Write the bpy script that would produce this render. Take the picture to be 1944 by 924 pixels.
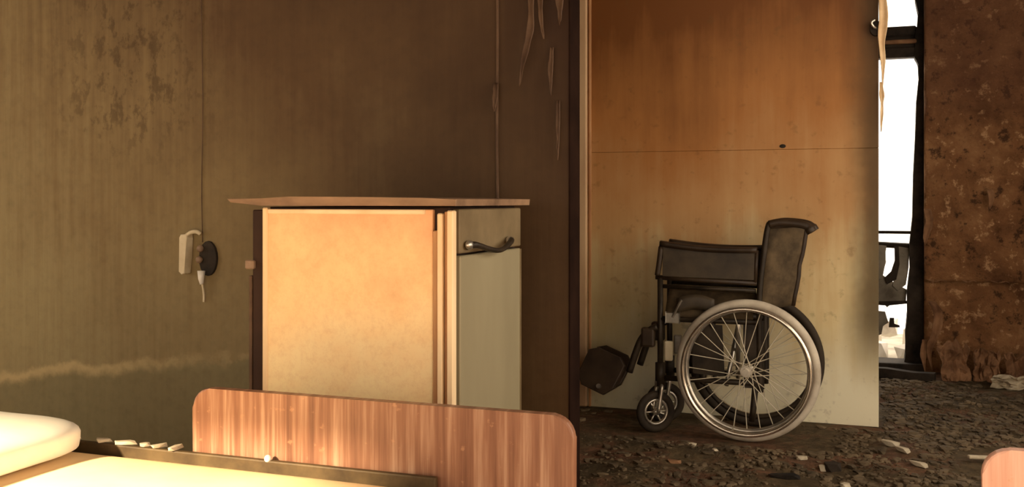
import bpy, bmesh, math, random
from math import sin, cos, pi, radians
from mathutils import Vector, Matrix, noise

for o in list(bpy.data.objects):
    bpy.data.objects.remove(o, do_unlink=True)
scene = bpy.context.scene
COL = scene.collection
random.seed(7)

# ------------------------------------------------------------------ camera
cam_d = bpy.data.cameras.new('camera')
cam_d.sensor_width = 36.0
cam_d.lens = 1900.0 / 1944.0 * 36.0
cam_d.shift_y = -82.0 / 1944.0
cam_d.clip_start = 0.05
cam = bpy.data.objects.new('camera', cam_d)
cam.location = (0, 0, 1.0)
cam.rotation_euler = (radians(90), 0, radians(20))
COL.objects.link(cam)
scene.camera = cam

# ------------------------------------------------------------------ light
world = bpy.data.worlds.new('world')
scene.world = world
world.use_nodes = True
bg = world.node_tree.nodes['Background']
bg.inputs['Color'].default_value = (1.0, 0.88, 0.72, 1)
bg.inputs['Strength'].default_value = 1.35

sun_d = bpy.data.lights.new('sun', 'SUN')
sun_d.energy = 23.0
sun_d.color = (1.0, 0.80, 0.52)
sun_d.angle = radians(4.0)
sun = bpy.data.objects.new('sun', sun_d)
sun.rotation_euler = Vector((0.40, 1.20, -0.55)).to_track_quat('-Z', 'Y').to_euler()
sun.location = (-4, -5, 4)
COL.objects.link(sun)

vs = scene.view_settings
vs.view_transform = 'Standard'
vs.look = 'None'
vs.gamma = 1.0
vs.use_curve_mapping = False
vs.exposure = 1.38

# ------------------------------------------------------------------ materials
def rgb(r, g, b):
    f = lambda c: ((c / 255 + 0.055) / 1.055) ** 2.4 if c > 10 else c / 255 / 12.92
    return (f(r), f(g), f(b), 1)

class NT:
    """small node-tree builder"""
    def __init__(self, name, rough=0.8, metal=0.0, spec=0.3):
        self.m = bpy.data.materials.new(name)
        self.m.use_nodes = True
        self.t = self.m.node_tree
        self.b = self.t.nodes['Principled BSDF']
        self.b.inputs['Roughness'].default_value = rough
        self.b.inputs['Metallic'].default_value = metal
        self.b.inputs['Specular IOR Level'].default_value = spec
        self.geo = self.t.nodes.new('ShaderNodeNewGeometry')
        self.sep = self.t.nodes.new('ShaderNodeSeparateXYZ')
        self.l(self.geo.outputs['Position'], self.sep.inputs[0])
        self.pos = self.geo.outputs['Position']
    def l(self, a, b):
        self.t.links.new(a, b)
    def noise(self, scale=(1, 1, 1), sc=5, detail=4, rough=0.55, obj=False):
        mp = self.t.nodes.new('ShaderNodeMapping')
        mp.inputs['Scale'].default_value = scale
        if obj:
            tc = self.t.nodes.new('ShaderNodeTexCoord')
            self.l(tc.outputs['Object'], mp.inputs[0])
        else:
            self.l(self.pos, mp.inputs[0])
        n = self.t.nodes.new('ShaderNodeTexNoise')
        n.inputs['Scale'].default_value = sc
        n.inputs['Detail'].default_value = detail
        n.inputs['Roughness'].default_value = rough
        self.l(mp.outputs[0], n.inputs['Vector'])
        return n.outputs['Fac']
    def math(self, op, a, b=None, clamp=False):
        n = self.t.nodes.new('ShaderNodeMath')
        n.operation = op
        n.use_clamp = clamp
        for i, v in enumerate((a, b)):
            if v is None:
                continue
            if isinstance(v, (int, float)):
                n.inputs[i].default_value = v
            else:
                self.l(v, n.inputs[i])
        return n.outputs[0]
    def rng(self, v, a, b, smooth=True):
        n = self.t.nodes.new('ShaderNodeMapRange')
        n.interpolation_type = 'SMOOTHSTEP' if smooth else 'LINEAR'
        n.inputs['From Min'].default_value = a
        n.inputs['From Max'].default_value = b
        self.l(v, n.inputs['Value'])
        return n.outputs['Result']
    def ramp(self, fac, stops):
        n = self.t.nodes.new('ShaderNodeValToRGB')
        e = n.color_ramp.elements
        while len(e) < len(stops):
            e.new(0.5)
        for i, (p, c) in enumerate(stops):
            e[i].position = p
            e[i].color = c
        self.l(fac, n.inputs[0])
        return n.outputs[0]
    def mix(self, fac, a, b, mode='MIX'):
        n = self.t.nodes.new('ShaderNodeMix')
        n.data_type = 'RGBA'
        n.blend_type = mode
        for s, v in ((0, fac), (6, a), (7, b)):
            if isinstance(v, (int, float)):
                n.inputs[s].default_value = v
            elif isinstance(v, tuple):
                n.inputs[s].default_value = v
            else:
                self.l(v, n.inputs[s])
        return n.outputs[2]
    def bump(self, h, strength=0.3, dist=0.01):
        n = self.t.nodes.new('ShaderNodeBump')
        n.inputs['Strength'].default_value = strength
        n.inputs['Distance'].default_value = dist
        self.l(h, n.inputs['Height'])
        self.l(n.outputs[0], self.b.inputs['Normal'])
    def col(self, c):
        if isinstance(c, tuple):
            self.b.inputs['Base Color'].default_value = c
        else:
            self.l(c, self.b.inputs['Base Color'])
        return self.m

def simple(name, c1, c2, sc=8, rough=0.75, metal=0.0, spec=0.3, stretch=(1, 1, 1), bump=0.15, obj=False, lo=.3, hi=.7):
    n = NT(name, rough, metal, spec)
    f = n.noise(stretch, sc, 5, .6, obj)
    if bump:
        n.bump(f, bump, 0.004)
    return n.col(n.ramp(f, [(lo, c1), (hi, c2)]))

def mat_partition():
    n = NT('sooted_green_wall', 0.75, 0, 0.25)
    x, z = n.sep.outputs[0], n.sep.outputs[2]
    streak = n.noise((14, 1, .7), 2.4, 4, .6)
    blot = n.noise((1, 1, 1.0), 1.5, 5, .6)
    fine = n.noise((1, 1, 1), 26, 3, .6)
    # soot thickest high up by the opening; the better lit left painted paler
    f = n.math('ADD', n.math('MULTIPLY', x, -0.30), n.math('MULTIPLY', z, -0.27))
    f = n.math('ADD', f, n.math('MULTIPLY', n.math('SUBTRACT', streak, .5), n.math('ADD', .10, n.math('MULTIPLY', n.rng(x, -1.6, -3.0), .30))))
    f = n.math('ADD', f, n.math('MULTIPLY', n.math('SUBTRACT', blot, .5), .50))
    f = n.rng(f, -0.15, 0.85, False)
    base = n.ramp(f, [(0.0, rgb(52, 31, 15)), (0.28, rgb(86, 63, 38)), (0.6, rgb(126, 105, 70)), (1.0, rgb(158, 142, 102))])
    # blistered, spotty patch high on the wall
    pm = n.math('MULTIPLY', n.rng(x, -3.0, -2.55), n.rng(x, -1.95, -2.4))
    pm = n.math('MULTIPLY', pm, n.rng(z, 1.05, 1.35))
    sp = n.math('MULTIPLY', n.rng(n.noise((1, 1, .7), 17, 4, .7), .5, .62), pm)
    base = n.mix(n.math('MULTIPLY', sp, .55), base, rgb(62, 44, 20))
    # dusty tide line left where a bed stood against the wall
    line = n.math('ADD', n.math('MULTIPLY', x, 0.125), 0.728)
    line = n.math('ADD', line, n.math('MULTIPLY', n.math('SUBTRACT', n.noise((1, 1, 1), 5, 5, .7), .5), .14))
    dz = n.math('SUBTRACT', z, line)
    tide = n.math('MULTIPLY', n.rng(dz, -0.05, -0.005), n.rng(dz, 0.025, 0.0))
    tide = n.math('MULTIPLY', tide, n.math('ADD', n.math('MULTIPLY', n.rng(x, -2.0, -2.9), .7), n.math('MULTIPLY', n.rng(fine, .4, .65), .3)))
    tide = n.math('MULTIPLY', tide, n.rng(x, -1.55, -1.95))
    below = n.rng(dz, 0.0, -0.03)
    base = n.mix(n.math('MULTIPLY', n.math('MULTIPLY', below, n.rng(x, -1.5, -1.9)), .5), base, rgb(112, 105, 76))
    base = n.mix(n.math('MULTIPLY', tide, .9), base, rgb(198, 174, 126))
    base = n.mix(n.math('MULTIPLY', n.math('SUBTRACT', fine, .45, True), .5), base, rgb(45, 32, 18))
    n.bump(n.math('ADD', n.math('MULTIPLY', streak, .6), n.math('MULTIPLY', fine, .25)), .25, .008)
    return n.col(base)

def mat_tan():
    n = NT('smoke_stained_panel', 0.6, 0, 0.3)
    x, z = n.sep.outputs[0], n.sep.outputs[2]
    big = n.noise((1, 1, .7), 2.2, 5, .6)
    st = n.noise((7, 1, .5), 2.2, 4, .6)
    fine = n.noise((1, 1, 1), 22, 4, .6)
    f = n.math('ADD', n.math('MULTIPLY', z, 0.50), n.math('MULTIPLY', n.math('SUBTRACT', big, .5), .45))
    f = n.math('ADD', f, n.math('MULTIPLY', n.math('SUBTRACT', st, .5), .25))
    f = n.math('SUBTRACT', f, n.math('MULTIPLY', n.rng(x, -1.4, 0.0, False), .10))  # brighter to the right: the lit side painted into the panel colour
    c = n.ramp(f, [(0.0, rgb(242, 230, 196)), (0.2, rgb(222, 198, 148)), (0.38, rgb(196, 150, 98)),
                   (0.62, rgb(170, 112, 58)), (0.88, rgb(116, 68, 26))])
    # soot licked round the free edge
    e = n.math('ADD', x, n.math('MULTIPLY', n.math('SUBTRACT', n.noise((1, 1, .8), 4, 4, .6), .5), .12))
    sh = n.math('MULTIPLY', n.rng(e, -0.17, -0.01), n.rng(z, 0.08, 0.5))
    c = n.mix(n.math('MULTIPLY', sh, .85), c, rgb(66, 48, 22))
    # smudges
    c = n.mix(n.math('MULTIPLY', n.rng(fine, .58, .75), .35), c, rgb(110, 76, 36))
    # greener smoke film on the far left
    g = n.math('MULTIPLY', n.rng(x, -0.75, -1.35), n.rng(z, 1.1, 0.4))
    c = n.mix(n.math('MULTIPLY', g, .5), c, rgb(140, 124, 78))
    n.bump(fine, .12, .004)
    return n.col(c)

def mat_burnt_wall():
    n = NT('burnt_plaster_wall', 0.85, 0, 0.2)
    z = n.sep.outputs[2]
    a = n.noise((1, 1, 1), 4.5, 6, .65)
    b = n.noise((1, 1, 1), 11, 6, .72)
    c = n.ramp(a, [(0.3, rgb(92, 58, 34)), (0.5, rgb(132, 90, 56)), (0.72, rgb(166, 120, 80))])
    c = n.mix(n.math('MULTIPLY', n.rng(b, .56, .66), .75), c, rgb(206, 160, 116))
    c = n.mix(n.math('MULTIPLY', n.rng(b, .46, .36), .8), c, rgb(48, 28, 18))
    c = n.mix(n.math('MULTIPLY', n.rng(z, 1.3, 1.75), .55), c, rgb(98, 64, 46))
    n.bump(n.math('ADD', a, n.math('MULTIPLY', b, .5)), 1.0, .03)
    return n.col(c)

def mat_floor():
    n = NT('ash_covered_floor', 0.9, 0, 0.2)
    a = n.noise((1, 1, 1), 2.3, 5, .65)
    b = n.noise((1, 1, 1), 19, 6, .7)
    c = n.ramp(a, [(0.3, rgb(74, 60, 40)), (0.48, rgb(104, 86, 60)), (0.58, rgb(124, 86, 62)), (0.75, rgb(96, 82, 66))])
    c = n.mix(n.rng(b, .38, .68), n.mix(.6, c, rgb(52, 42, 28)), c)
    c = n.mix(n.math('MULTIPLY', n.rng(b, .64, .76), .55), c, rgb(150, 128, 98))
    n.bump(b, .8, .02)
    return n.col(c)

def mat_wood(name, dark, mid, light, off):
    n = NT(name, 0.42, 0, 0.35)
    tc = n.t.nodes.new('ShaderNodeTexCoord')
    n.pos = tc.outputs['Object']
    s1 = n.noise((11, 1, .55), 3.0, 5, .6)
    s2 = n.noise((55, 1, 1.2), 2.0, 4, .6)
    sp = n.noise((1, 1, 1), 38, 3, .6)
    f = n.math('ADD', n.math('MULTIPLY', s1, .7), n.math('MULTIPLY', s2, .3))
    c = n.ramp(f, [(0.34 + off, dark), (0.5 + off, mid), (0.66 + off, light)])
    c = n.mix(n.math('MULTIPLY', n.rng(sp, .62, .72), .4), c, rgb(206, 152, 112))
    n.bump(f, .12, .003)
    return n.col(c)

def mat_peach():
    n = NT('peach_laminate', 0.5, 0, 0.3)
    z = n.sep.outputs[2]
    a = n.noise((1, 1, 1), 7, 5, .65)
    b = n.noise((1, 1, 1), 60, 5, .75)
    f = n.math('ADD', n.math('MULTIPLY', n.rng(z, .45, 1.0, False), .75), n.math('MULTIPLY', n.math('SUBTRACT', a, .5), .7))  # paler low down: bounce light off the bed painted into the laminate
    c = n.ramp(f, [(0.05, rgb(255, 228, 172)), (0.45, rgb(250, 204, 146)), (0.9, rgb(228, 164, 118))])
    c = n.mix(n.math('MULTIPLY', n.rng(b, .45, .8, False), .30), c, rgb(206, 134, 88))
    n.bump(b, .1, .002)
    return n.col(c)

M = {}
M['partition'] = mat_partition()
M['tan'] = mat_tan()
M['burnt'] = mat_burnt_wall()
M['floor'] = mat_floor()
M['ceiling'] = simple('sooted_ceiling', rgb(52, 38, 24), rgb(90, 72, 50), 2)
M['end_dark'] = simple('dark_wall_end', rgb(24, 13, 9), rgb(44, 28, 20), 6, .95, spec=.05)
M['trim'] = simple('smoked_pale_batten', rgb(172, 132, 96), rgb(216, 180, 138), 4, .6, stretch=(1, 1, .3))
M['side'] = simple('plain_side_wall', rgb(120, 100, 70), rgb(150, 128, 92), 3)
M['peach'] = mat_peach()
M['pale_edge'] = simple('pale_edge_band', rgb(226, 186, 136), rgb(255, 226, 182), 6, .5, stretch=(1, 1, .25))
M['brown_edge'] = simple('worn_brown_edge', rgb(150, 98, 56), rgb(208, 158, 110), 7, .6, stretch=(1, 1, .2))
M['grey_paint'] = simple('grey_painted_door', rgb(138, 126, 98), rgb(156, 144, 114), 3, .55, stretch=(1, 1, .3), bump=.05)
M['grey_smoked'] = simple('smoked_grey_drawer', rgb(104, 86, 58), rgb(138, 118, 86), 6, .6, bump=.05)
M['top'] = simple('worn_cabinet_top', rgb(104, 78, 56), rgb(168, 132, 100), 9, .6, stretch=(.4, 1, 1))
M['carcass'] = simple('dark_carcass', rgb(40, 22, 10), rgb(62, 38, 22), 8, .8)
M['latch'] = simple('dull_brown_latch', rgb(104, 80, 60), rgb(150, 122, 98), 20, .6)
M['steel'] = simple('dull_chrome', rgb(150, 142, 130), rgb(225, 214, 196), 12, .32, .85)
M['chrome'] = simple('bright_chrome', rgb(190, 176, 158), rgb(240, 226, 206), 10, .25, .9, bump=0)
M['spoke'] = simple('dull_spoke_wire', rgb(196, 182, 156), rgb(226, 212, 186), 10, .5, .2, bump=0)
M['black_metal'] = simple('dark_frame_metal', rgb(34, 26, 18), rgb(66, 54, 40), 14, .5, .3)
M['dusty_tyre'] = simple('dusty_grey_tyre', rgb(168, 152, 132), rgb(214, 200, 178), 9, .6)
M['rubber'] = simple('dark_rubber', rgb(30, 22, 15), rgb(60, 48, 34), 9, .75)
M['vinyl'] = simple('dark_vinyl', rgb(48, 38, 26), rgb(80, 66, 48), 9, .5)
M['vinyl_black'] = simple('black_vinyl', rgb(40, 28, 18), rgb(66, 50, 34), 9, .5)
M['fabric'] = simple('soiled_sling_fabric', rgb(54, 42, 26), rgb(96, 78, 54), 16, .85, bump=.4)
M['headboard'] = mat_wood('red_brown_veneer', rgb(112, 72, 52), rgb(148, 102, 76), rgb(198, 158, 128), 0)
M['headboard_lit'] = mat_wood('lit_pink_veneer', rgb(202, 142, 118), rgb(224, 170, 146), rgb(240, 200, 178), 0)  # paler copy of the board veneer, its lit look put into the colour
M['rail'] = simple('dark_bed_steel', rgb(58, 44, 26), rgb(104, 84, 54), 9, .55, .2)
M['mattress'] = simple('cream_ticking', rgb(242, 204, 150), rgb(250, 220, 170), 4, .8, bump=.1)
M['pillow'] = simple('white_pillowcase', rgb(238, 228, 206), rgb(250, 244, 228), 4, .8, bump=.1)
M['plaster'] = simple('pale_plaster', rgb(168, 150, 122), rgb(222, 206, 178), 14, .85, obj=True, bump=.4)
M['white_block'] = simple('white_plaster_block', rgb(214, 206, 192), rgb(248, 244, 234), 9, .85, obj=True, bump=.4)
M['plaster_brown'] = simple('smoked_plaster', rgb(100, 66, 42), rgb(168, 124, 88), 9, .85, obj=True, bump=.4)
M['char'] = simple('charred_wood', rgb(24, 17, 11), rgb(62, 50, 38), 12, .85, bump=.5)
M['ash_lump'] = simple('ash_rubble', rgb(66, 54, 38), rgb(126, 106, 80), 6, .9, bump=.4)
M['paper'] = simple('hanging_smoked_paper', rgb(66, 44, 28), rgb(104, 78, 56), 8, .7)
M['paper_pale'] = simple('pale_torn_paper', rgb(200, 158, 110), rgb(244, 212, 168), 8, .7)
M['socket_pale'] = simple('yellowed_plastic', rgb(196, 176, 140), rgb(224, 208, 176), 9, .5)
M['white_plastic'] = simple('white_plastic', rgb(226, 214, 196), rgb(246, 238, 226), 9, .4)
M['concrete'] = simple('balcony_concrete', rgb(140, 132, 118), rgb(196, 188, 170), 5, .9)
M['grey_board'] = simple('scorched_grey_board', rgb(96, 86, 72), rgb(158, 146, 128), 7, .8)
g = NT('sooty_glass', 0.08, 0, 0.5)
g.b.inputs['Transmission Weight'].default_value = 1.0
g.b.inputs['IOR'].default_value = 1.02
M['glass'] = g.col((.97, .96, .93, 1))

# ------------------------------------------------------------------ mesh helpers
def link(name, bm, mat, parent=None, smooth=False, off=None):
    me = bpy.data.meshes.new(name)
    bmesh.ops.recalc_face_normals(bm, faces=bm.faces)
    bm.to_mesh(me)
    bm.free()
    me.materials.append(M[mat] if isinstance(mat, str) else mat)
    if smooth:
        for p in me.polygons:
            p.use_smooth = True
    o = bpy.data.objects.new(name, me)
    COL.objects.link(o)
    if parent:
        o.parent = parent
    return o

def tag(o, label, cat, group=None):
    o['label'] = label
    o['category'] = cat
    if group:
        o['group'] = group
    return o

def struct(o, label=None):
    o['kind'] = 'structure'
    if label:
        o['label'] = label
    return o

def empty(name, loc, label, cat, group=None, rz=0):
    o = bpy.data.objects.new(name, None)
    o.empty_display_size = .1
    o.location = loc
    o.rotation_euler = (0, 0, rz)
    COL.objects.link(o)
    return tag(o, label, cat, group)

def box(a, b, bev=0.0, seg=2, bm=None):
    bm = bm or bmesh.new()
    r = bmesh.ops.create_cube(bm, size=1.0)
    vs_ = r['verts']
    for v in vs_:
        v.co = Vector([a[i] + (v.co[i] + .5) * (b[i] - a[i]) for i in range(3)])
    if bev:
        es = list({e for v in vs_ for e in v.link_edges})
        bmesh.ops.bevel(bm, geom=es, offset=bev, segments=seg, affect='EDGES', profile=.5)
    return bm

def catmull(pts, n=6):
    pts = [Vector(p) for p in pts]
    if len(pts) < 3:
        return pts
    out = []
    P = [pts[0] * 2 - pts[1]] + pts + [pts[-1] * 2 - pts[-2]]
    for i in range(1, len(P) - 2):
        for k in range(n):
            t = k / n
            a, b, c, d = P[i - 1:i + 3]
            out.append(.5 * ((2 * b) + (c - a) * t + (2 * a - 5 * b + 4 * c - d) * t * t + (3 * b - a - 3 * c + d) * t ** 3))
    out.append(pts[-1])
    return out

def tube(pts, r, seg=8, bm=None, curve=0, closed=False):
    bm = bm or bmesh.new()
    pts = catmull(pts, curve) if curve else [Vector(p) for p in pts]
    n = len(pts)
    rings = []
    up = None
    for i, p in enumerate(pts):
        if closed:
            d = pts[(i + 1) % n] - pts[i - 1]
        else:
            d = pts[min(i + 1, n - 1)] - pts[max(i - 1, 0)]
        d.normalize()
        if up is None:
            up = Vector((0, 1, 0)) if abs(d.y) < .9 else Vector((1, 0, 0))
        s = d.cross(up).normalized()
        up = s.cross(d).normalized()
        rr = r(i / (n - 1)) if callable(r) else r
        rings.append([bm.verts.new(p + (s * cos(a) + up * sin(a)) * rr) for a in [2 * pi * k / seg for k in range(seg)]])
    m = n if closed else n - 1
    for i in range(m):
        A, B = rings[i], rings[(i + 1) % n]
        for k in range(seg):
            bm.faces.new((A[k], A[(k + 1) % seg], B[(k + 1) % seg], B[k]))
    if not closed:
        bm.faces.new(rings[0][::-1])
        bm.faces.new(rings[-1])
    return bm

def ring(R, r, cy=0, n=64, seg=10, flat=1.0, bm=None):
    """torus round the local Y axis"""
    bm = bm or bmesh.new()
    rings = []
    for i in range(n):
        a = 2 * pi * i / n
        row = []
        for k in range(seg):
            b = 2 * pi * k / seg
            rad = R + r * cos(b)
            row.append(bm.verts.new((rad * cos(a), cy + r * flat * sin(b), rad * sin(a))))
        rings.append(row)
    for i in range(n):
        A, B = rings[i], rings[(i + 1) % n]
        for k in range(seg):
            bm.faces.new((A[k], A[(k + 1) % seg], B[(k + 1) % seg], B[k]))
    return bm

def prism(poly, y0, y1, bev=0.0, bm=None):
    """extrude an XZ outline between two depths"""
    bm = bm or bmesh.new()
    a = [bm.verts.new((x, y0, z)) for x, z in poly]
    b = [bm.verts.new((x, y1, z)) for x, z in poly]
    n = len(poly)
    bm.faces.new(a)
    bm.faces.new(b[::-1])
    for i in range(n):
        bm.faces.new((a[i], b[i], b[(i + 1) % n], a[(i + 1) % n]))
    if bev:
        es = [e for e in bm.edges if abs(e.verts[0].co.y - e.verts[1].co.y) < 1e-6]
        bmesh.ops.bevel(bm, geom=es, offset=bev, segments=2, affect='EDGES', profile=.5)
    return bm

def sheet(fn, nu, nv, th, bm=None):
    """closed sheet of thickness th over fn(u, v) -> Vector"""
    bm = bm or bmesh.new()
    P = [[Vector(fn(i / nu, j / nv)) for j in range(nv + 1)] for i in range(nu + 1)]
    N = [[None] * (nv + 1) for _ in range(nu + 1)]
    for i in range(nu + 1):
        for j in range(nv + 1):
            du = P[min(i + 1, nu)][j] - P[max(i - 1, 0)][j]
            dv = P[i][min(j + 1, nv)] - P[i][max(j - 1, 0)]
            c = du.cross(dv)
            N[i][j] = c.normalized() if c.length > 1e-9 else Vector((0, 0, 1))
    A = [[bm.verts.new(P[i][j] + N[i][j] * th / 2) for j in range(nv + 1)] for i in range(nu + 1)]
    B = [[bm.verts.new(P[i][j] - N[i][j] * th / 2) for j in range(nv + 1)] for i in range(nu + 1)]
    for i in range(nu):
        for j in range(nv):
            bm.faces.new((A[i][j], A[i + 1][j], A[i + 1][j + 1], A[i][j + 1]))
            bm.faces.new((B[i][j], B[i][j + 1], B[i + 1][j + 1], B[i + 1][j]))
    for i in range(nu):
        bm.faces.new((A[i][0], B[i][0], B[i + 1][0], A[i + 1][0]))
        bm.faces.new((A[i][nv], A[i + 1][nv], B[i + 1][nv], B[i][nv]))
    for j in range(nv):
        bm.faces.new((A[0][j], A[0][j + 1], B[0][j + 1], B[0][j]))
        bm.faces.new((A[nu][j], B[nu][j], B[nu][j + 1], A[nu][j + 1]))
    return bm

def chunk(sx, sy, sz, seed, bm=None, at=(0, 0, 0), rot=0.0):
    """irregular broken lump"""
    bm = bm or bmesh.new()
    r = bmesh.ops.create_icosphere(bm, subdivisions=1, radius=1.0)
    R = Matrix.Rotation(rot, 3, 'Z')
    for v in r['verts']:
        k = 1 + .45 * noise.noise(v.co * 1.3 + Vector((seed * 3.7, seed, -seed)))
        p = Vector((max(-.72, min(.72, v.co.x)) * sx, max(-.72, min(.72, v.co.y)) * sy, max(-.6, min(.6, v.co.z)) * sz)) * k
        v.co = R @ p + Vector(at)
    return bm

def smoothen(o, ang=40):
    for p in o.data.polygons:
        p.use_smooth = True
    o.data.set_sharp_from_angle(angle=radians(ang))
    return o

# ------------------------------------------------------------------ the setting
# floor: uneven ash bed in the burnt alcove, level under the beds
def floor_h(x, y):
    k = max(0.0, min(1.0, (y - 3.1) / .3)) * max(0.0, min(1.0, (6.25 - y) / .1))
    # trampled level where the wheelchair stands
    d = max(abs(x + .70) / .62, abs(y - 4.40) / .30)
    k *= max(0.0, min(1.0, (d - 1.0) / .35))
    return k * (.030 * noise.noise(Vector((x * 3.1, y * 3.1, 0))) + .016 * noise.noise(Vector((x * 11, y * 11, 3))))
bm = bmesh.new()
nx, ny = 150, 190
x0, x1, y0, y1 = -4.3, 1.7, -2.4, 6.32
gv = [[bm.verts.new((x0 + (x1 - x0) * i / nx, y0 + (y1 - y0) * j / ny,
                     floor_h(x0 + (x1 - x0) * i / nx, y0 + (y1 - y0) * j / ny))) for j in range(ny + 1)] for i in range(nx + 1)]
for i in range(nx):
    for j in range(ny):
        bm.faces.new((gv[i][j], gv[i + 1][j], gv[i + 1][j + 1], gv[i][j + 1]))
struct(link('floor', bm, 'floor', smooth=True), 'ash-covered dark brown floor')

struct(link('wall_left', box((-4.3, 2.886, -.05), (-.868, 2.986, 2.8)), 'partition'), 'smoke-blackened green-brown partition wall')
struct(link('trim_1', box((-.8685, 2.884, -.05), (-.864, 2.988, 2.8)), 'end_dark'), 'dark edge of the partition wall')  # near-black strip over the end face
# tan wall: two big boards with a seam, on a core
wb = struct(link('wall_back', box((-3.6, 4.712, -.05), (.004, 4.82, 2.8)), 'end_dark'), 'tan smoke-stained boarded wall')
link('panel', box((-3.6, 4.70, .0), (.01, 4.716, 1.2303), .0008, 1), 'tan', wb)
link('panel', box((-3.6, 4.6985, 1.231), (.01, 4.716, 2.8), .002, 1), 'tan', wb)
# little lip and nail heads along the seam
for sx in (-.40,):
    b_ = bmesh.new()
    bmesh.ops.create_uvsphere(b_, u_segments=8, v_segments=6, radius=.009)
    for v in b_.verts:
        v.co = Vector((v.co.x * (1.6 if sx == -.40 else .8), v.co.y * .5, v.co.z))
    nl = link('nail_head', b_, 'char', wb)
    nl.location = (sx, 4.697, 1.246)
struct(link('trim_2', box((-1.362, 4.672, .0), (-1.318, 4.6995, 2.8), .006, 2), 'trim'), 'pale vertical batten beside the tan wall')
struct(link('trim_3', box((-1.312, 4.690, .0), (-1.300, 4.6995, 2.8), .002, 1), 'brown_edge'), 'thin brown bead beside the pale batten')

# far burnt wall with the balcony door opening, its blistered plaster a real relief
def relief(x0, x1, z0, z1, y, amp, nx, nz, seed, back=.12):
    bm = bmesh.new()
    F = []
    for i in range(nx + 1):
        row = []
        for j in range(nz + 1):
            x = x0 + (x1 - x0) * i / nx
            z = z0 + (z1 - z0) * j / nz
            h = noise.noise(Vector((x * 3.3 + seed, z * 3.3, seed))) * .55 + noise.noise(Vector((x * 10, z * 10, seed))) * .4 + noise.noise(Vector((x * 27, z * 27, seed))) * .2
            e = 0 if i in (0, nx) else 1
            row.append(bm.verts.new((x, y - amp * h * e, z)))
        F.append(row)
    for i in range(nx):
        for j in range(nz):
            bm.faces.new((F[i][j], F[i + 1][j], F[i + 1][j + 1], F[i][j + 1]))
    edge = [F[i][0] for i in range(nx + 1)] + [F[nx][j] for j in range(1, nz + 1)] + [F[i][nz] for i in range(nx - 1, -1, -1)] + [F[0][j] for j in range(nz - 1, 0, -1)]
    bk = [bm.verts.new((v.co.x, y + back, v.co.z)) for v in edge]
    m = len(edge)
    for i in range(m):
        bm.faces.new((edge[i], bk[i], bk[(i + 1) % m], edge[(i + 1) % m]))
    bm.faces.new(bk[::-1])
    return bm
wr = struct(link('wall_right', relief(.262, 1.6, .535, 2.8, 6.255, .040, 110, 180, 2.0, .26), 'burnt', smooth=True), 'scorched brown plaster wall right of the balcony door')
link('dado', relief(.262, 1.6, -.05, .54, 6.31, .040, 110, 50, 5.0, .21), 'burnt', wr, smooth=True)
struct(link('wall_far', box((-3.6, 6.30, -.05), (-.66, 6.52, 2.8)), 'burnt'), 'scorched far wall left of the balcony door')
struct(link('wall_lintel', box((-.66, 6.30, 2.30), (.262, 6.52, 2.8)), 'burnt'), 'scorched wall above the balcony door')

# outer shell, unseen: side openings added for light, rear window trims the sun
def side_wall(name, xa, xb, ya, yb, za, zb, mat, lab):
    """unseen side wall with one opening added to let light in"""
    w = struct(link(name, box((xa, -2.4, -.05), (xb, ya, 2.8)), mat), lab)
    link('wall_piece', box((xa, yb, -.05), (xb, 6.52 if xa > 0 else 3.0, 2.8)), mat, w)
    link('wall_piece', box((xa, ya, -.05), (xb, yb, za)), mat, w)
    link('wall_piece', box((xa, ya, zb), (xb, yb, 2.8)), mat, w)
side_wall('wall_side_right', 1.6, 1.7, .2, 4.5, .55, 2.60, 'side', 'unseen side wall with a wide opening added for fill light')
side_wall('wall_side_left', -4.4, -4.3, -.25, 1.9, .7, 2.1, 'side', 'unseen side wall with an opening added for ambient light')
wq = struct(link('wall_rear', box((-4.4, -2.5, -.05), (-4.05, -2.4, 2.8)), 'side'), 'unseen rear wall stub, window and lintel shaped to limit the sun')  # added out of view to limit the sun patch on the bed
link('wall_piece', box((-2.45, -2.5, -.05), (-1.9, -2.4, 2.8)), 'side', wq)
link('wall_piece', box((-4.05, -2.5, -.05), (-2.45, -2.4, .95)), 'side', wq)
link('wall_piece', box((-4.05, -2.5, 2.345), (-2.45, -2.4, 2.8)), 'side', wq)
link('wall_piece', box((-1.9, -2.5, 2.15), (1.7, -2.4, 2.8)), 'side', wq)  # lintel added out of view to block sun from the open rear
struct(link('wall_alcove', box((-3.7, 2.986, -.05), (-3.6, 6.52, 2.8)), 'burnt'), 'plain wall closing the alcove')
struct(link('ceiling', box((-4.4, -2.4, 2.8), (1.7, 6.52, 2.9)), 'ceiling'), 'sooted ceiling')

# ------------------------------------------------------------------ balcony door (glazed, burnt out)
w1 = struct(link('window_1', box((-.66, 6.36, .0), (-.60, 6.43, 2.30), .004, 1), 'char'), 'burnt-out glazed balcony door')
jamb = [(.262, -.02), (.150, .02), (.166, .10), (.160, .22), (.176, .34), (.170, .46), (.186, .60), (.182, .72), (.200, .90), (.205, 1.15),
        (.216, 1.38), (.222, 1.58), (.240, 1.72), (.236, 1.80), (.212, 1.84), (.214, 1.98), (.232, 2.04), (.236, 2.10), (.216, 2.18), (.206, 2.30), (.262, 2.30)]
link('jamb', prism(jamb, 6.345, 6.45, .004), 'char', w1)
link('transom', box((-.60, 6.35, 1.845), (.225, 6.44, 1.905), .006, 1), 'char', w1)
link('transom', box((-.60, 6.34, 1.925), (.225, 6.42, 1.950), .006, 1), 'plaster_brown', w1)
link('transom', box((-.60, 6.35, 1.968), (.225, 6.44, 2.030), .010, 1), 'char', w1)
link('transom', box((-.60, 6.37, 1.90), (.225, 6.43, 1.972)), 'char', w1)
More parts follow.
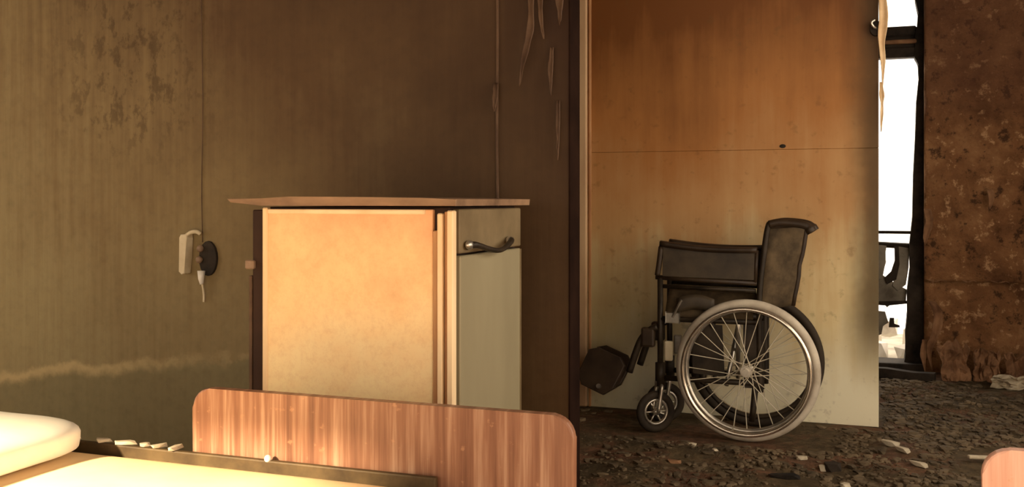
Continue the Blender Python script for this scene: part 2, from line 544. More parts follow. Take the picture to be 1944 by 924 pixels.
link('mid_rail', box((-.60, 6.37, .800), (.195, 6.41, .818), .004, 1), 'char', w1)
link('mid_rail', tube([(-.60, 6.39, .735), (-.2, 6.40, .742), (.19, 6.385, .728)], .018, 8, curve=4), 'black_metal', w1)
link('sill', box((-.66, 6.27, -.02), (.262, 6.50, .045), .006, 1), 'char', w1)
link('pane', box((-.60, 6.388, 2.03), (.215, 6.392, 2.30)), 'glass', w1)
# scorched remains of the lower door panel
def lp(pts, y0, y1, mat):
    return link('panel_remnant', prism(pts, y0, y1, .003), mat, w1)
lp([(-.05, .735), (.06, .735), (.05, .69), (.055, .63), (.04, .58), (.035, .53), (-.05, .50)], 6.375, 6.40, 'grey_board')
lp([(.098, .735), (.185, .735), (.18, .60), (.165, .50), (.12, .46), (.09, .49), (.105, .56), (.112, .64)], 6.372, 6.398, 'grey_board')
lp([(.10, .73), (.125, .73), (.130, .62), (.112, .53), (.06, .50), (.045, .54), (.085, .575), (.105, .64)], 6.362, 6.374, 'char')
lp([(-.05, .545), (.04, .55), (.10, .505), (.17, .47), (.165, .385), (.10, .395), (.06, .36), (.03, .40), (-.05, .36)], 6.38, 6.405, 'grey_board')
lp([(.00, .395), (.17, .405), (.172, .388), (.06, .372), (.00, .375)], 6.365, 6.385, 'char')
lp([(.075, .30), (.10, .30), (.098, .262), (.13, .258), (.132, .245), (.07, .243)], 6.372, 6.39, 'char')
lp([(-.02, .34), (.05, .335), (.068, .27), (.035, .25), (.03, .20), (-.02, .18)], 6.375, 6.40, 'grey_board')

# balcony outside: slab and tumbled plaster blocks
struct(link('balcony_floor', box((-1.6, 6.52, -.12), (1.6, 8.2, -.02)), 'concrete'), 'pale concrete balcony slab outside the door')
blk = [(.00, 6.70, .06, .09, .08, .10), (.17, 6.68, .05, .08, .08, .09), (.08, 6.84, .19, .10, .06, .10), (.22, 6.99, .10, .10, .08, .15), (-.04, 7.02, .10, .10, .08, .15)]
bl_lab = ['pale plaster block lying outside at the left foot of the balcony door', 'pale plaster block lying outside at the right foot of the balcony door',
          'pale plaster block resting on top of the rubble outside the door', 'pale block behind the right end of the rubble outside',
          'pale block behind the left end of the rubble outside']
for i, (x, y, z, a, b, c) in enumerate(blk):
    o = tag(link('plaster_block', chunk(a, b, c, i + 3, rot=i * .8), 'white_block'), bl_lab[i], 'rubble block', 'plaster blocks outside the balcony door')
    o.location = (x, y, z + .0)

# ------------------------------------------------------------------ wheelchair (folded, in side view, facing left)
WC = empty('wheelchair', (-.504, 4.233, 0), 'folded dark wheelchair parked against the tan wall', 'wheelchair')
R = .295
def build_wheel(y, side, tyre, rimm, name='rear_wheel'):
    rim = link(name, ring(.252, .0115, 0, 72, 10, 1.1), rimm, WC, True)
    rim.location = (0, y, R)
    link('tyre', ring(.2760, .0190, 0, 80, 14), tyre, rim, True)
    hr = link('handrim', ring(.258, .0095, side * .050, 72, 10), 'chrome', rim, True)
    for k in range(6):
        a = 2 * pi * k / 6 + .3
        p0 = Vector((.254 * cos(a), side * .046, .254 * sin(a)))
        p1 = Vector((.250 * cos(a), side * .006, .250 * sin(a)))
        link('handrim_bracket', tube([p0, p1], .004, 6), 'steel', rim)
    h = tube([(0, -.034, 0), (0, -.028, 0), (0, .028, 0), (0, .034, 0)], lambda t: .017 if .2 < t < .8 else .024, 14)
    tube([(0, side * .034, 0), (0, side * .052, 0)], .013, 12, h)
    link('hub', h, 'steel', rim, False)
    n = 28
    for k in range(n):
        a = 2 * pi * k / n
        s = 1 if k % 2 else -1
        t = (1 if (k // 2) % 2 else -1) * .55
        p0 = Vector((.021 * cos(a + t * 2.2), s * .028, .021 * sin(a + t * 2.2)))
        p1 = Vector((.244 * cos(a), 0, .244 * sin(a)))
        link('spoke', tube([p0, p1], .0019, 5), 'spoke', rim)
    return rim
build_wheel(0.0, -1, 'dusty_tyre', 'steel')
build_wheel(.300, 1, 'rubber', 'black_metal')

FY = (.045, .255)     # planes of the near and the far side frame
for k, fy in enumerate(FY):
    sd = -1 if k == 0 else 1
    # side frame: back post, seat rail, lower rail, front post
    link('side_frame', tube([(.050, fy, .20), (.046, fy, .40), (.046, fy, .60), (.062, fy, .76), (.080, fy, .885), (.10, fy, .906), (.17, fy, .908)], .0125, 10, curve=5), 'black_metal', WC, True)
    bm = tube([(.046, fy, .49), (-.375, fy, .49)], .012, 10)
    tube([(.05, fy, .235), (-.355, fy, .235)], .012, 10, bm)
    tube([(-.372, fy, .20), (-.372, fy, .665)], .0125, 10, bm)
    link('side_rail', bm, 'black_metal', WC, True)
    link('push_handle', tube([(.085, fy, .900), (.13, fy, .908), (.20, fy, .903), (.238, fy, .892), (.256, fy, .868)], lambda t: .0165 + .004 * (t > .8), 12, curve=6), 'vinyl_black', WC, True)
    # axle plate
    link('axle_plate', box((-.02, fy - sd * .004, .215), (.065, fy + sd * .003, .50), .002, 1), 'black_metal', WC)
    # armrest: padded top, framed skirt panel
    aw = .020
    pad = sheet(lambda u, v: (-.372 + u * .408, fy - aw + v * 2 * aw, .812 - .022 * u - .010 * sin(pi * u) + .004 * sin(pi * v)), 14, 5, .022)
    arm = link('armrest', prism([(-.360, .802), (-.20, .790), (.030, .782), (.028, .665), (-.362, .672)], fy - .006, fy + .006, .002), 'vinyl', WC)
    link('arm_pad', pad, 'vinyl_black', arm, True)
    link('arm_post', tube([(-.385, fy, .676), (-.378, fy, .72), (-.368, fy, .80)], .012, 8, curve=4), 'vinyl_black', arm, True)
    link('arm_post', tube([(.030, fy, .655), (.034, fy, .79)], .009, 8), 'vinyl_black', arm, True)
    link('arm_rail', tube([(-.392, fy, .668), (-.2, fy, .660), (.036, fy, .652)], .010, 8), 'vinyl_black', arm, True)
    bm = tube([(-.36, fy, .630), (.03, fy, .622)], .009, 8)
    link('arm_rail', bm, 'black_metal', arm, True)
    # wheel lock
    bm = box((-.345, fy + sd * .012, .475), (-.285, fy + sd * .022, .520), .003, 1)
    tube([(-.315, fy + sd * .02, .50), (-.275, fy + sd * .03, .575)], .006, 8, bm)
    link('wheel_lock', bm, 'steel', WC)
    # caster
    cy = fy
    bm = tube([(-.372, cy, .20), (-.372, cy, .30)], .022, 12)
    link('caster_housing', bm, 'black_metal', WC, True)
    cf = bmesh.new()
    tube([(0, 0, .222), (0, 0, .200)], .020, 12, cf)
    for q in (-1, 1):
        tube([(0, 0, .208), (0, q * .024, .200), (-.006, q * .026, .16), (-.018, q * .026, .090)], .0085, 8, cf, curve=4)
    fork = link('caster_fork', cf, 'steel', WC, True)
    fork.location = (-.376, cy, 0)
    fork.rotation_euler = (0, 0, radians(38 if k == 0 else 24))
    ct = link('caster_wheel', ring(.073, .0165, 0, 40, 12, .85), 'rubber', fork, True)
    ct.location = (-.018, 0, .0895)
    bm = ring(.052, .007, 0, 32, 8, 1.6)
    tube([(0, -.014, 0), (0, .014, 0)], .014, 10, bm)
    for q in range(6):
        a = q * pi / 3
        tube([(.01 * cos(a), 0, .01 * sin(a)), (.05 * cos(a), 0, .05 * sin(a))], .004, 6, bm)
    ch = link('caster_hub', bm, 'steel', fork, True)
    ch.location = ct.location
    # leg rest with turned-up footplate
    fo = 0.0 if k == 0 else -.02
    lr = link('leg_rest', tube([(-.385, fy, .455), (-.425, fy, .432), (-.458, fy + .004, .392), (-.482, fy + .006, .335), (-.510, fy + .006, .25)], .0155, 10, curve=5), 'black_metal', WC, True)
    cl = box((-.455, fy - .016, .365), (-.395, fy + .018, .450), .010, 2)
    link('hanger_bracket', cl, 'vinyl_black', lr)
    fp = link('footplate', prism([(-.088, .068), (-.050, .092), (.060, .090), (.092, .065), (.084, -.045), (.050, -.090), (-.060, -.088), (-.094, -.045)], -.013, .013, .004), 'vinyl_black', lr)
    fp.location = (-.636 + fo, fy + .004, .246 + fo)
    fp.rotation_euler = (radians(-14), radians(19), radians(-8))
    st = link('heel_stud', tube([(.02, -.02, -.062), (.02, -.010, -.062)], .011, 10), 'steel', fp)
    # tie at the clamp
    link('clamp', box((-.352, fy - .012, .310), (-.318, fy + .012, .395), .006, 2), 'socket_pale' if k == 0 else 'steel', WC)

# folded sling back: creased rearwards between the posts
def back_fn(u, v):
    # u: 0 near post, .5 crease, 1 far post; v: bottom to top
    z = .545 + v * .345
    px = .046 + .036 * v
    c = 1 - abs(2 * u - 1)
    cr = (.125 + .022 * v) * (c ** .8) + .006 * noise.noise(Vector((u * 4, v * 5, 1)))
    return (px + cr, FY[0] + (FY[1] - FY[0]) * u, z + .01 * c)
link('backrest', sheet(back_fn, 16, 12, .006), 'fabric', WC, True)
link('back_seam', tube([(back_fn(.5, i / 8)[0] + .002, .150, back_fn(.5, i / 8)[2]) for i in range(9)], .010, 8), 'vinyl_black', WC, True)
link('back_hem', tube([back_fn(i / 10, 1) for i in range(11)], .010, 8), 'vinyl_black', WC, True)
# folded seat: pulled up to a ridge between the seat rails
def seat_fn(u, v):
    c = 1 - abs(2 * u - 1)
    z = .500 + .115 * (c ** .75) + .010 * noise.noise(Vector((u * 3, v * 7, 4)))
    return (-.350 + v * .37, FY[0] - .010 * sin(pi * min(1, u * 2)) + (FY[1] - FY[0]) * u, z)
link('seat', sheet(seat_fn, 14, 14, .006), 'fabric', WC, True)
for a, b in ((FY[0], FY[1]), (FY[1], FY[0])):
    link('cross_brace', tube([(-.17 + (.02 if a < b else 0), a, .49), (-.19 + (.02 if a < b else 0), b, .22)], .011, 8), 'black_metal', WC, True)
    link('cross_brace', tube([(-.06 + (.02 if a < b else 0), a, .49), (-.09 + (.02 if a < b else 0), b, .22)], .010, 8), 'steel', WC, True)
link('seat_strap', sheet(lambda u, v: (-.30 + .16 * u, .035 - .004 * sin(pi * v) + .01 * u, .515 + .065 * v + .02 * sin(pi * u)), 10, 4, .004), 'vinyl', WC, True)
link('side_guard', prism([(-.235, .26), (-.10, .25), (-.11, .47), (-.24, .47)], .062, .068), 'black_metal', WC)
link('axle', tube([(0, .03, R), (0, .27, R)], .010, 10), 'steel', WC, True)
link('tipper', tube([(.03, FY[0], .235), (.02, FY[0], .12), (.015, FY[0], .075)], .013, 8), 'black_metal', WC, True)

# ------------------------------------------------------------------ bedside cabinet
CX0, CX1, CY0, CY1, CH = -1.522, -.971, 2.254, 2.750, .985
CB = empty('bedside_cabinet', ((CX0 + CX1) / 2, (CY0 + CY1) / 2, 0), 'bedside cabinet with peach side and grey front below the sooty wall', 'cabinet')
ox, oy = (CX0 + CX1) / 2, (CY0 + CY1) / 2
def cpart(name, a, b, mat, bev=.003, parent=None, seg=1):
    return link(name, box((a[0] - ox, a[1] - oy, a[2]), (b[0] - ox, b[1] - oy, b[2]), bev, seg), mat, parent or CB)
cpart('body', (CX0 + .012, CY0 + .016, .03), (CX1 - .020, CY1, CH - .002), 'carcass')
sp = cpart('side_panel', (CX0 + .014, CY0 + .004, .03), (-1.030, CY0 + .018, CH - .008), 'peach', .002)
cpart('edge_strip', (CX0, CY0, .03), (CX0 + .016, CY0 + .03, CH - .004), 'pale_edge', .003, sp)
cpart('edge_strip', (CX0 + .016, CY0 + .001, CH - .020), (-1.050, CY0 + .017, CH - .008), 'pale_edge', .002, sp)
# delaminated layers at the front corner
cpart('edge_strip', (-1.028, CY0 - .001, .03), (-1.016, CY0 + .016, .925), 'brown_edge', .002, sp)
cpart('edge_strip', (-1.014, CY0 - .008, .03), (-1.000, CY0 + .016, .968), 'pale_edge', .003, sp)
cpart('edge_strip', (-.998, CY0 + .001, .03), (-.989, CY0 + .016, .972), 'brown_edge', .002, sp)
cpart('edge_strip', (-.987, CY0 - .010, .03), (-.970, CY0 + .014, .975), 'pale_edge', .003, sp)
def top_fn(poly):
    return poly
bm = prism([(-1.606 - ox, 1.004), (-1.596 - ox, .9945), (-1.540 - ox, .990), (-1.50 - ox, .986), (-.952 - ox, .986), (-.950 - ox, 1.003), (-1.05 - ox, 1.006), (-1.24 - ox, 1.0085), (-1.42 - ox, 1.0095), (-1.50 - ox, 1.005)],
           2.218 - oy, 2.765 - oy, .002)
link('top', bm, 'top', CB)
# front (faces right): drawer over a door
dr = cpart('drawer', (-.989, CY0 + .028, .868), (-.968, CY1 - .016, .978), 'grey_smoked', .003)
dd = cpart('door', (-.989, CY0 + .028, .05), (-.966, CY1 - .022, .862), 'grey_paint', .003)
cpart('edge_strip', (-.9665, CY1 - .030, .05), (-.964, CY1 - .023, .860), 'grey_smoked', 0, dd)
hp = [(-.966, 2.318, .884), (-.948, 2.335, .888), (-.940, 2.40, .876), (-.936, 2.465, .868), (-.940, 2.53, .873), (-.948, 2.60, .889), (-.966, 2.622, .886)]
hd = link('handle', tube([(a - ox, b - oy, c) for a, b, c in hp], lambda t: .0065 + .003 * abs(2 * t - 1), 8, curve=5), 'black_metal', dr, True)
for yy in (2.322, 2.614):
    b_ = bmesh.new()
    bmesh.ops.create_uvsphere(b_, u_segments=12, v_segments=8, radius=.015)
    for v in b_.verts:
        v.co = Vector((v.co.x * .7 - .958 - ox, v.co.y * 1.4 + yy - oy, v.co.z * .8 + .888))
    link('handle_mount', b_, 'steel', dr, True)
# open back leaf standing out on the left with its latch
lf = cpart('back_leaf', (-1.556, CY0 + .006, .05), (-1.5235, CY1 - .10, .975), 'carcass', .003)
cpart('latch', (-1.572, CY0 - .006, .818), (-1.545, CY0 + .008, .842), 'latch', .003, lf)
cpart('leaf_edge', (-1.566, CY0 + .004, .05), (-1.5565, CY0 + .04, .80), 'paper', .002, lf)

# ------------------------------------------------------------------ bed end boards
def board_poly(w, z0, z1, r):
    p = [(0, z0)]
    for k in range(7):
        a = pi - k * pi / 12
        p.append((r + r * cos(a), z1 - r + r * sin(a)))
    for k in range(7):
        a = pi / 2 - k * pi / 12
        p.append((w - r + r * cos(a), z1 - r + r * sin(a)))
    p.append((w, z0))
    return p
def board(x, y, w, top, mat, label, r=.045):
    t = empty('bed_end_board', (x + w / 2, y, 0), label, 'headboard', 'wooden bed end boards')
    link('panel', prism([(a - w / 2, b) for a, b in board_poly(w, .13, top, r)], 0, .024, .005), mat, t)
    for s in (-1, 1):
        link('leg', tube([(s * (w / 2 - .07), .034, 0), (s * (w / 2 - .07), .034, top - .12)], .0125, 10), 'rail', t, True)
    link('cross_bar', tube([(-w / 2 + .07, .034, .30), (w / 2 - .07, .034, .30)], .010, 8), 'rail', t, True)
    return t
board(-1.478, 1.912, .912, .570, 'headboard', 'red-brown wooden bed end board with rounded corners before the cabinet')
board(.173, 1.912, .912, .570, 'headboard_lit', 'bed end board in a pink-lit colour whose rounded corner shows at bottom right')

# ------------------------------------------------------------------ sunlit bed
BX0, BX1, BY0, BY1 = -2.72, -.780, 1.02, 1.902
BD = empty('bed', ((BX0 + BX1) / 2, (BY0 + BY1) / 2, 0), 'low steel bed with a dark rail in front of the brown board', 'bed')
bx, by = (BX0 + BX1) / 2, (BY0 + BY1) / 2
def rl(a, b, name='rail', r=.014):
    return link(name, tube([(a[0] - bx, a[1] - by, a[2]), (b[0] - bx, b[1] - by, b[2])], r, 8), 'rail', BD, True)
br = link('back_rail', box((BX0 - bx, BY1 - .014 - by, .385), (BX1 - .075 - bx, BY1 - by, .427), .004, 2), 'rail', BD)
b_ = bmesh.new()
bmesh.ops.create_uvsphere(b_, u_segments=10, v_segments=8, radius=.0085)
bo = link('bolt', b_, 'white_plastic', br, True)
bo.location = (-1.262 - bx, BY1 - .010 - by, .430)
rl((BX0, BY0, .30), (BX1, BY0, .30))
rl((BX0, BY0, .30), (BX0, BY1, .30))
rl((BX1, BY0, .30), (BX1, BY1 - .02, .30))
for q in range(6):
    xx = BX0 + .25 + q * .29
    rl((xx, BY0, .285), (xx, BY1 - .01, .285), 'slat', .010)
for xx in (BX0 + .04, BX1 - .04):
    for yy in (BY0 + .02, BY1 - .02):
        rl((xx, yy, 0), (xx, yy, .40 if yy > 1.5 else .31), 'leg', .017)

def cushion(cx, cy, cz, hx, hy, hz, e1, e2, nu=40, nv=24, wob=.0, seed=0, flat=None):
    """superellipsoid with soft wobble"""
    bm = bmesh.new()
    sg = lambda v, p: math.copysign(abs(v) ** p, v)
    rows = []
    for j in range(1, nv):
        t = -pi / 2 + pi * j / nv
        row = []
        for i in range(nu):
            p = 2 * pi * i / nu
            e = flat if (flat and t < 0) else e1
            hh = hz * .5 if (flat and t < 0) else hz
            v = Vector((hx * sg(cos(t), e) * sg(cos(p), e2), hy * sg(cos(t), e) * sg(sin(p), e2), hh * sg(sin(t), e)))
            k = 1 + wob * noise.noise(v * 7 + Vector((seed, 0, 0)))
            row.append(bm.verts.new((cx + v.x * k, cy + v.y * k, cz + v.z * (1 + wob * 2 * noise.noise(v * 5)))))
        rows.append(row)
    for j in range(len(rows) - 1):
        for i in range(nu):
            bm.faces.new((rows[j][i], rows[j][(i + 1) % nu], rows[j + 1][(i + 1) % nu], rows[j + 1][i]))
    bm.faces.new(rows[0][::-1])
    bm.faces.new(rows[-1])
    return bm
mt = empty('mattress', (-1.75, 1.46, .30), 'cream sunlit mattress lying on the low steel bed', 'mattress')
link('cover', cushion(0, 0, .058, .955, .424, .058, .28, .16, 96, 20, .006, 2), 'mattress', mt, True)
# piping along the upper edge of the cover
sg = lambda v, p: math.copysign(abs(v) ** p, v)
link('piping', tube([(.950 * sg(cos(a), .16), .421 * sg(sin(a), .16), .094) for a in [2 * pi * k / 120 for k in range(120)]], .0045, 6, closed=True), 'mattress', mt, True)
pw = empty('pillow', (-2.11, 1.53, .4200), 'white pillow glaring in the sun on the mattress', 'pillow')
link('pillowcase', cushion(0, 0, .030, .405, .350, .060, .60, .30, 80, 28, .03, 5, .25), 'pillow', pw, True)
link('seam', tube([(.402 * sg(cos(a), .30), .347 * sg(sin(a), .30), .030 + .004 * sin(5 * a)) for a in [2 * pi * k / 90 for k in range(90)]], .004, 6, closed=True), 'pillow', pw, True)

# crumbs of plaster on the bed rail
for i, xx in enumerate((-1.80, -1.72, -1.655, -1.60, -1.56, -1.515)):
    labs = ['flat plaster crumb on the bed rail nearest the white pillow', 'second plaster crumb along the bed rail from the white pillow',
            'third plaster crumb along the bed rail from the white pillow', 'fourth plaster crumb along the bed rail from the white pillow',
            'fifth plaster crumb along the bed rail from the white pillow', 'plaster crumb on the bed rail nearest the brown board']
    o = tag(link('plaster_crumb', chunk(.015 + .007 * (i % 3), .010, .008, i + 40, rot=.3 * i), 'plaster'), labs[i], 'debris', 'plaster crumbs on the bed rail')
    o.location = (xx, 1.897, .432)

# ------------------------------------------------------------------ burnt wall socket
SK = empty('wall_socket', (-2.205, 2.886, .80), 'burnt wall socket with a broken cover left of the cabinet', 'socket')
b_ = prism([(.045 + .036 * cos(a), .0 + .060 * sin(a)) for a in [2 * pi * k / 20 for k in range(20)]], -.012, -.0005, .002)
link('back_box', b_, 'char', SK)
link('cover', prism([(-.052, .072), (-.046, .082), (-.022, .084), (-.020, .070), (-.026, .0), (-.030, -.052), (-.042, -.056), (-.054, -.046)], -.040, -.002, .004), 'socket_pale', SK)
link('cover_rim', tube([(-.030, -.030, .078), (-.008, -.032, .090), (.012, -.028, .092), (.022, -.02, .084)], .007, 8, curve=4), 'socket_pale', SK, True)
for zz in (.034, -.004):
    b_ = bmesh.new()
    bmesh.ops.create_uvsphere(b_, u_segments=10, v_segments=8, radius=.0125)
    t_ = link('terminal', b_, 'latch', SK, True)
    t_.location = (.020 - (.004 if zz < 0 else 0), -.018, zz)
bw = link('plug_stub', tube([(.026, -.020, -.042), (.027, -.022, -.070), (.028, -.02, -.088)], lambda t: .0135 - .007 * t, 10), 'white_plastic', SK, True)
link('wire', tube([(.028, -.018, -.085), (.030, -.012, -.12), (.029, -.010, -.150)], .004, 6, curve=4), 'socket_pale', SK, True)
link('wire', tube([(.02, -.006, .055), (.016, -.005, .25), (.020, -.005, .55), (.014, -.005, .95), (.016, -.005, 1.9)], .0016, 6, curve=4), 'paper', SK, True)

# ------------------------------------------------------------------ hanging strips of burnt paint on the partition
def ribbon(pts, w, th, curl, seed):
    c = catmull(pts, 6)
    n = len(c)
    def fn(u, v):
        f = u * (n - 1)
        i = min(int(f), n - 2)
        p = c[i].lerp(c[i + 1], f - i)
        ww = w * max(.06, math.sin(pi * min(1, .30 + u * .70)) ** .8) * (1 + .5 * noise.noise(Vector((u * 5, seed * 2.1, 0))))
        a = (v - .5) * 2
        return (p.x + a * ww, p.y - curl * a * a * ww - .004 * noise.noise(Vector((u * 6, v * 2, seed))), p.z)
    return sheet(fn, max(10, n - 1), 4, .003)
strips = [
    ([(-.972, 2.870, 1.78), (-.974, 2.850, 1.62), (-.972, 2.838, 1.52), (-.985, 2.840, 1.46), (-1.005, 2.852, 1.40), (-1.018, 2.862, 1.345)], .011, 'paper', 'long kinked strip of burnt paint hanging high on the partition'),
    ([(-.945, 2.872, 1.78), (-.948, 2.858, 1.62), (-.944, 2.850, 1.54), (-.940, 2.862, 1.485)], .008, 'paper', 'short straight paint strip right beside the long kinked strip'),
    ([(-1.098, 2.876, 1.36), (-1.096, 2.862, 1.31), (-1.098, 2.856, 1.27)], .009, 'paper', 'small curl of paint at the foot of the wall seam'),
    ([(-.918, 2.876, 1.46), (-.919, 2.866, 1.39), (-.917, 2.860, 1.315)], .008, 'paper', 'faint short paint strip below the straight strip'),
    ([(-.880, 2.874, 1.76), (-.884, 2.852, 1.64), (-.881, 2.838, 1.56), (-.886, 2.850, 1.52)], .010, 'paper', 'curled paint strip against the partition edge at the top'),
    ([(-.898, 2.876, 1.30), (-.897, 2.868, 1.20), (-.899, 2.872, 1.12)], .006, 'paper', 'thin peeling sliver low beside the partition edge'),
]
for i, (p, w, m, lab) in enumerate(strips):
    tag(link('paint_strip', ribbon(p, w, .003, .8, i), m, None, True), lab, 'paint strip', 'hanging burnt paint strips')
tag(link('cable', tube([(-1.099, 2.884, 1.9), (-1.097, 2.884, 1.5), (-1.099, 2.884, 1.2), (-1.096, 2.884, .98)], .0045, 6, curve=4), 'paper'),
    'thin painted cable running down the partition behind the cabinet', 'cable')

# ------------------------------------------------------------------ torn paper and pipe end at the free edge of the tan wall
tag(link('torn_paper', ribbon([(.026, 4.690, 2.1), (.024, 4.682, 1.93), (.030, 4.672, 1.80), (.022, 4.680, 1.70), (.028, 4.684, 1.60), (.026, 4.692, 1.50)], .019, .003, .5, 3), 'paper_pale', None, True),
    'pale torn paper strip hanging on the tan wall edge by the door', 'torn paper')
tag(link('torn_paper', ribbon([(.020, 4.690, 1.52), (.024, 4.684, 1.42), (.020, 4.690, 1.30)], .008, .003, .5, 8), 'paper_pale', None, True),
    'small pale shred below the long torn paper strip', 'torn paper')
hk = empty('curtain_hook', (.0, 4.698, 1.755), 'blackened curtain hook on the upper tan wall edge', 'hook')
link('base', prism([(.028 * cos(a), .034 * sin(a)) for a in [2 * pi * k / 14 for k in range(14)]], -.022, .002, .004), 'char', hk)
link('hook_arm', tube([(0, -.02, 0), (-.012, -.045, .004), (-.020, -.050, .022), (-.006, -.045, .034)], .006, 8, curve=5), 'steel', hk, True)

# ------------------------------------------------------------------ peeled plaster at the foot of the burnt wall
def crumple(w, h, seed, amp=.05):
    def fn(u, v):
        x = (u - .5) * w * (1 + .25 * noise.noise(Vector((v * 3, seed, 0))))
        z = v * h * (1 + .35 * noise.noise(Vector((u * 4, seed, 2))))
        y = amp * noise.noise(Vector((u * 3.2, v * 3.2, seed))) + amp * .5 * noise.noise(Vector((u * 8, v * 8, seed + 3))) - .35 * h * (1 - v)
        return (x, y, z)
    return sheet(fn, 14, 10, .008)
pl = [(.40, 6.12, .0, .15, .20, 'plaster_brown', .3, 'crumpled plaster sheet leaning on the burnt wall near the door jamb'),
      (.58, 6.13, .0, .13, .17, 'plaster_brown', -.2, 'wide crumpled plaster sheet leaning mid burnt wall'),
      (.74, 6.12, .0, .15, .15, 'plaster_brown', .15, 'crumpled plaster sheet leaning at the right end of the burnt wall'),
      (.68, 5.90, .0, .20, .07, 'plaster', -.4, 'low pale plaster sheet lying before the burnt wall at right')]
for i, (x, y, z, w, h, m, rz, lab) in enumerate(pl):
    o = tag(link('plaster_sheet', crumple(w, h, i * 3.1 + 1), m, None, False), lab, 'plaster sheet', 'fallen plaster sheets')
    o.location = (x, y, z)
    o.rotation_euler = (0, 0, rz)
vs_strips = [([(.275, 6.222, .95), (.285, 6.200, .88), (.268, 6.190, .80), (.262, 6.200, .74)], .020, 'curled brown paint peel beside the balcony door'),
             ([(.300, 6.235, .42), (.330, 6.20, .36), (.322, 6.19, .26), (.285, 6.20, .14), (.300, 6.19, .03)], .024, 'long peel of paint hanging low beside the balcony door'),
             ([(.262, 6.225, .20), (.252, 6.20, .12), (.262, 6.19, .02)], .016, 'short upright shard of paint at the door foot'),
             ([(.60, 6.22, 1.06), (.605, 6.195, 1.01), (.60, 6.21, .95)], .014, 'small bright curl of paint on the burnt wall')]
for i, (p, w, lab) in enumerate(vs_strips):
    tag(link('paint_peel', ribbon(p, w, .003, .8, i + 20), 'plaster_brown', None, True), lab, 'paint peel', 'paint peels on the burnt wall')
# tatters of plaster along the broken lower edge of the upper plaster coat
for i, (x, w, lab) in enumerate(((.33, .05, 'torn plaster tatter on the wall break nearest the balcony door'), (.50, .035, 'torn plaster tatter in the middle of the wall break'), (.66, .045, 'torn plaster tatter on the wall break far from the door'))):
    tag(link('plaster_tatter', ribbon([(x - w, 6.235, .545), (x - w * .3, 6.222, .535), (x + w * .4, 6.226, .545), (x + w, 6.235, .535)], .010, .004, .3, i + 50), 'plaster_brown'), lab, 'debris', 'plaster tatters on the wall break')

# ------------------------------------------------------------------ rubble on the floor
def fl(x, y):
    return floor_h(x, y)
bits = [  # x, y, sx, sy, sz, material, rot, label
    (-.70, 4.06, .022, .018, .014, 'plaster', .2, 'small pale plaster bit just left below the big wheel'),
    (-.60, 4.00, .016, .014, .012, 'plaster', .9, 'tiny pale bit under the front of the big wheel'),
    (-.27, 4.02, .030, .018, .016, 'plaster', .4, 'pale plaster bit right below the big wheel'),
    (.055, 4.33, .050, .022, .022, 'plaster', -.5, 'white plaster lump at the foot of the tan wall edge'),
    (.100, 4.22, .045, .020, .018, 'plaster', -.8, 'white plaster lump in front of the tan wall edge'),
    (.150, 4.00, .040, .018, .016, 'plaster', -.6, 'greyish plaster flake out on the floor before the burnt wall'),
    (-.155, 3.97, .040, .035, .034, 'char', .3, 'black charred lump among the ash right of the wheelchair'),
    (-.19, 3.965, .018, .016, .026, 'plaster', .0, 'pale crumb stuck to the black charred lump'),
    (-.30, 3.70, .070, .022, .018, 'char', .2, 'charred stick end nearest the bottom of the floor'),
    (-.10, 3.66, .022, .018, .018, 'plaster', .7, 'small pale stone at the bottom edge of the floor'),
    (-.72, 3.78, .030, .016, .012, 'plaster_brown', .1, 'brown flake on the reddish floor before the wheelchair'),
]
for i, (x, y, a, b, c, m, r, lab) in enumerate(bits):
    o = tag(link('rubble_piece', chunk(a, b, c, i + 80, rot=r), m), lab, 'debris', 'single pieces of rubble on the floor')
    o.location = (x, y, fl(x, y) + c * .45)
o = tag(link('slat', box((-.16, -.012, 0), (.16, .012, .012), .003, 1), 'plaster'), 'pale wooden slat lying in the ash at far right', 'slat')
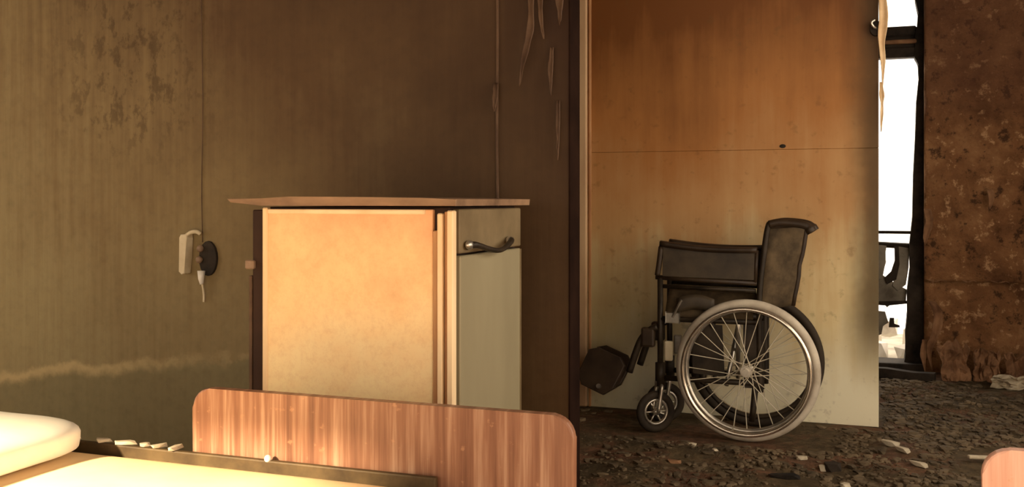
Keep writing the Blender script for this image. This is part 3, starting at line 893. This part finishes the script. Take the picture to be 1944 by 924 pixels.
o.location = (.48, 4.22, fl(.48, 4.22) + .012)
o.rotation_euler = (0, radians(2), radians(18))
o = tag(link('charred_beam', prism([(-.20, 0), (-.20, .05), (-.05, .055), (.10, .045), (.21, .05), (.21, 0)], -.03, .03, .006), 'char'), 'charred beam lying near the foot of the balcony door', 'beam')
o.location = (.10, 6.02, .0)
o.rotation_euler = (0, 0, radians(-12))

# the rest of the ash and rubble nobody could count
rnd = random.Random(11)
temps = []
for q in range(14):
    tb = chunk(1, 1, 1, q * 2.3 + 1)
    tb.verts.index_update()
    temps.append(([v.co.copy() for v in tb.verts], [[v.index for v in f.verts] for f in tb.faces]))
    tb.free()
rv, rf = [], []
keep = [(.48, 4.22, .19), (.68, 5.88, .17)] + [(b[0], b[1], b[2] * 1.3 + .012) for b in bits]
cnt = 0
while cnt < 12000:
    x = rnd.uniform(-1.5, 1.5)
    y = rnd.uniform(3.3, 5.98)
    if y > 4.62 and x < .03:
        continue
    if -1.24 < x < -.17 and 4.14 < y < 4.60:
        continue
    if any((x - a) ** 2 + (y - b) ** 2 < r * r for a, b, r in keep):
        continue
    # thicker towards the burnt wall, thinner by the wheelchair
    if rnd.random() > .28 + .72 * max(0, min(1, (x + .9) / 1.0)):
        continue
    s = .004 + .017 * rnd.random() ** 4
    sx, sy, sz = s * rnd.uniform(.8, 2.0), s, s * rnd.uniform(.4, .9)
    a = rnd.uniform(0, 6.28)
    ca, sa = cos(a), sin(a)
    tv, tf = temps[cnt % len(temps)]
    base = len(rv)
    zf = fl(x, y) + s * .2
    for p in tv:
        px, py = p.x * sx, p.y * sy
        rv.append((x + px * ca - py * sa, y + px * sa + py * ca, zf + p.z * sz))
    rf.extend([[base + i for i in f] for f in tf])
    cnt += 1
rme = bpy.data.meshes.new('ash_rubble')
rme.from_pydata(rv, [], rf)
rme.materials.append(M['ash_lump'])
rub = bpy.data.objects.new('ash_rubble', rme)
COL.objects.link(rub)
rub['kind'] = 'stuff'
tag(rub, 'dark ash and small rubble strewn over the floor', 'rubble')
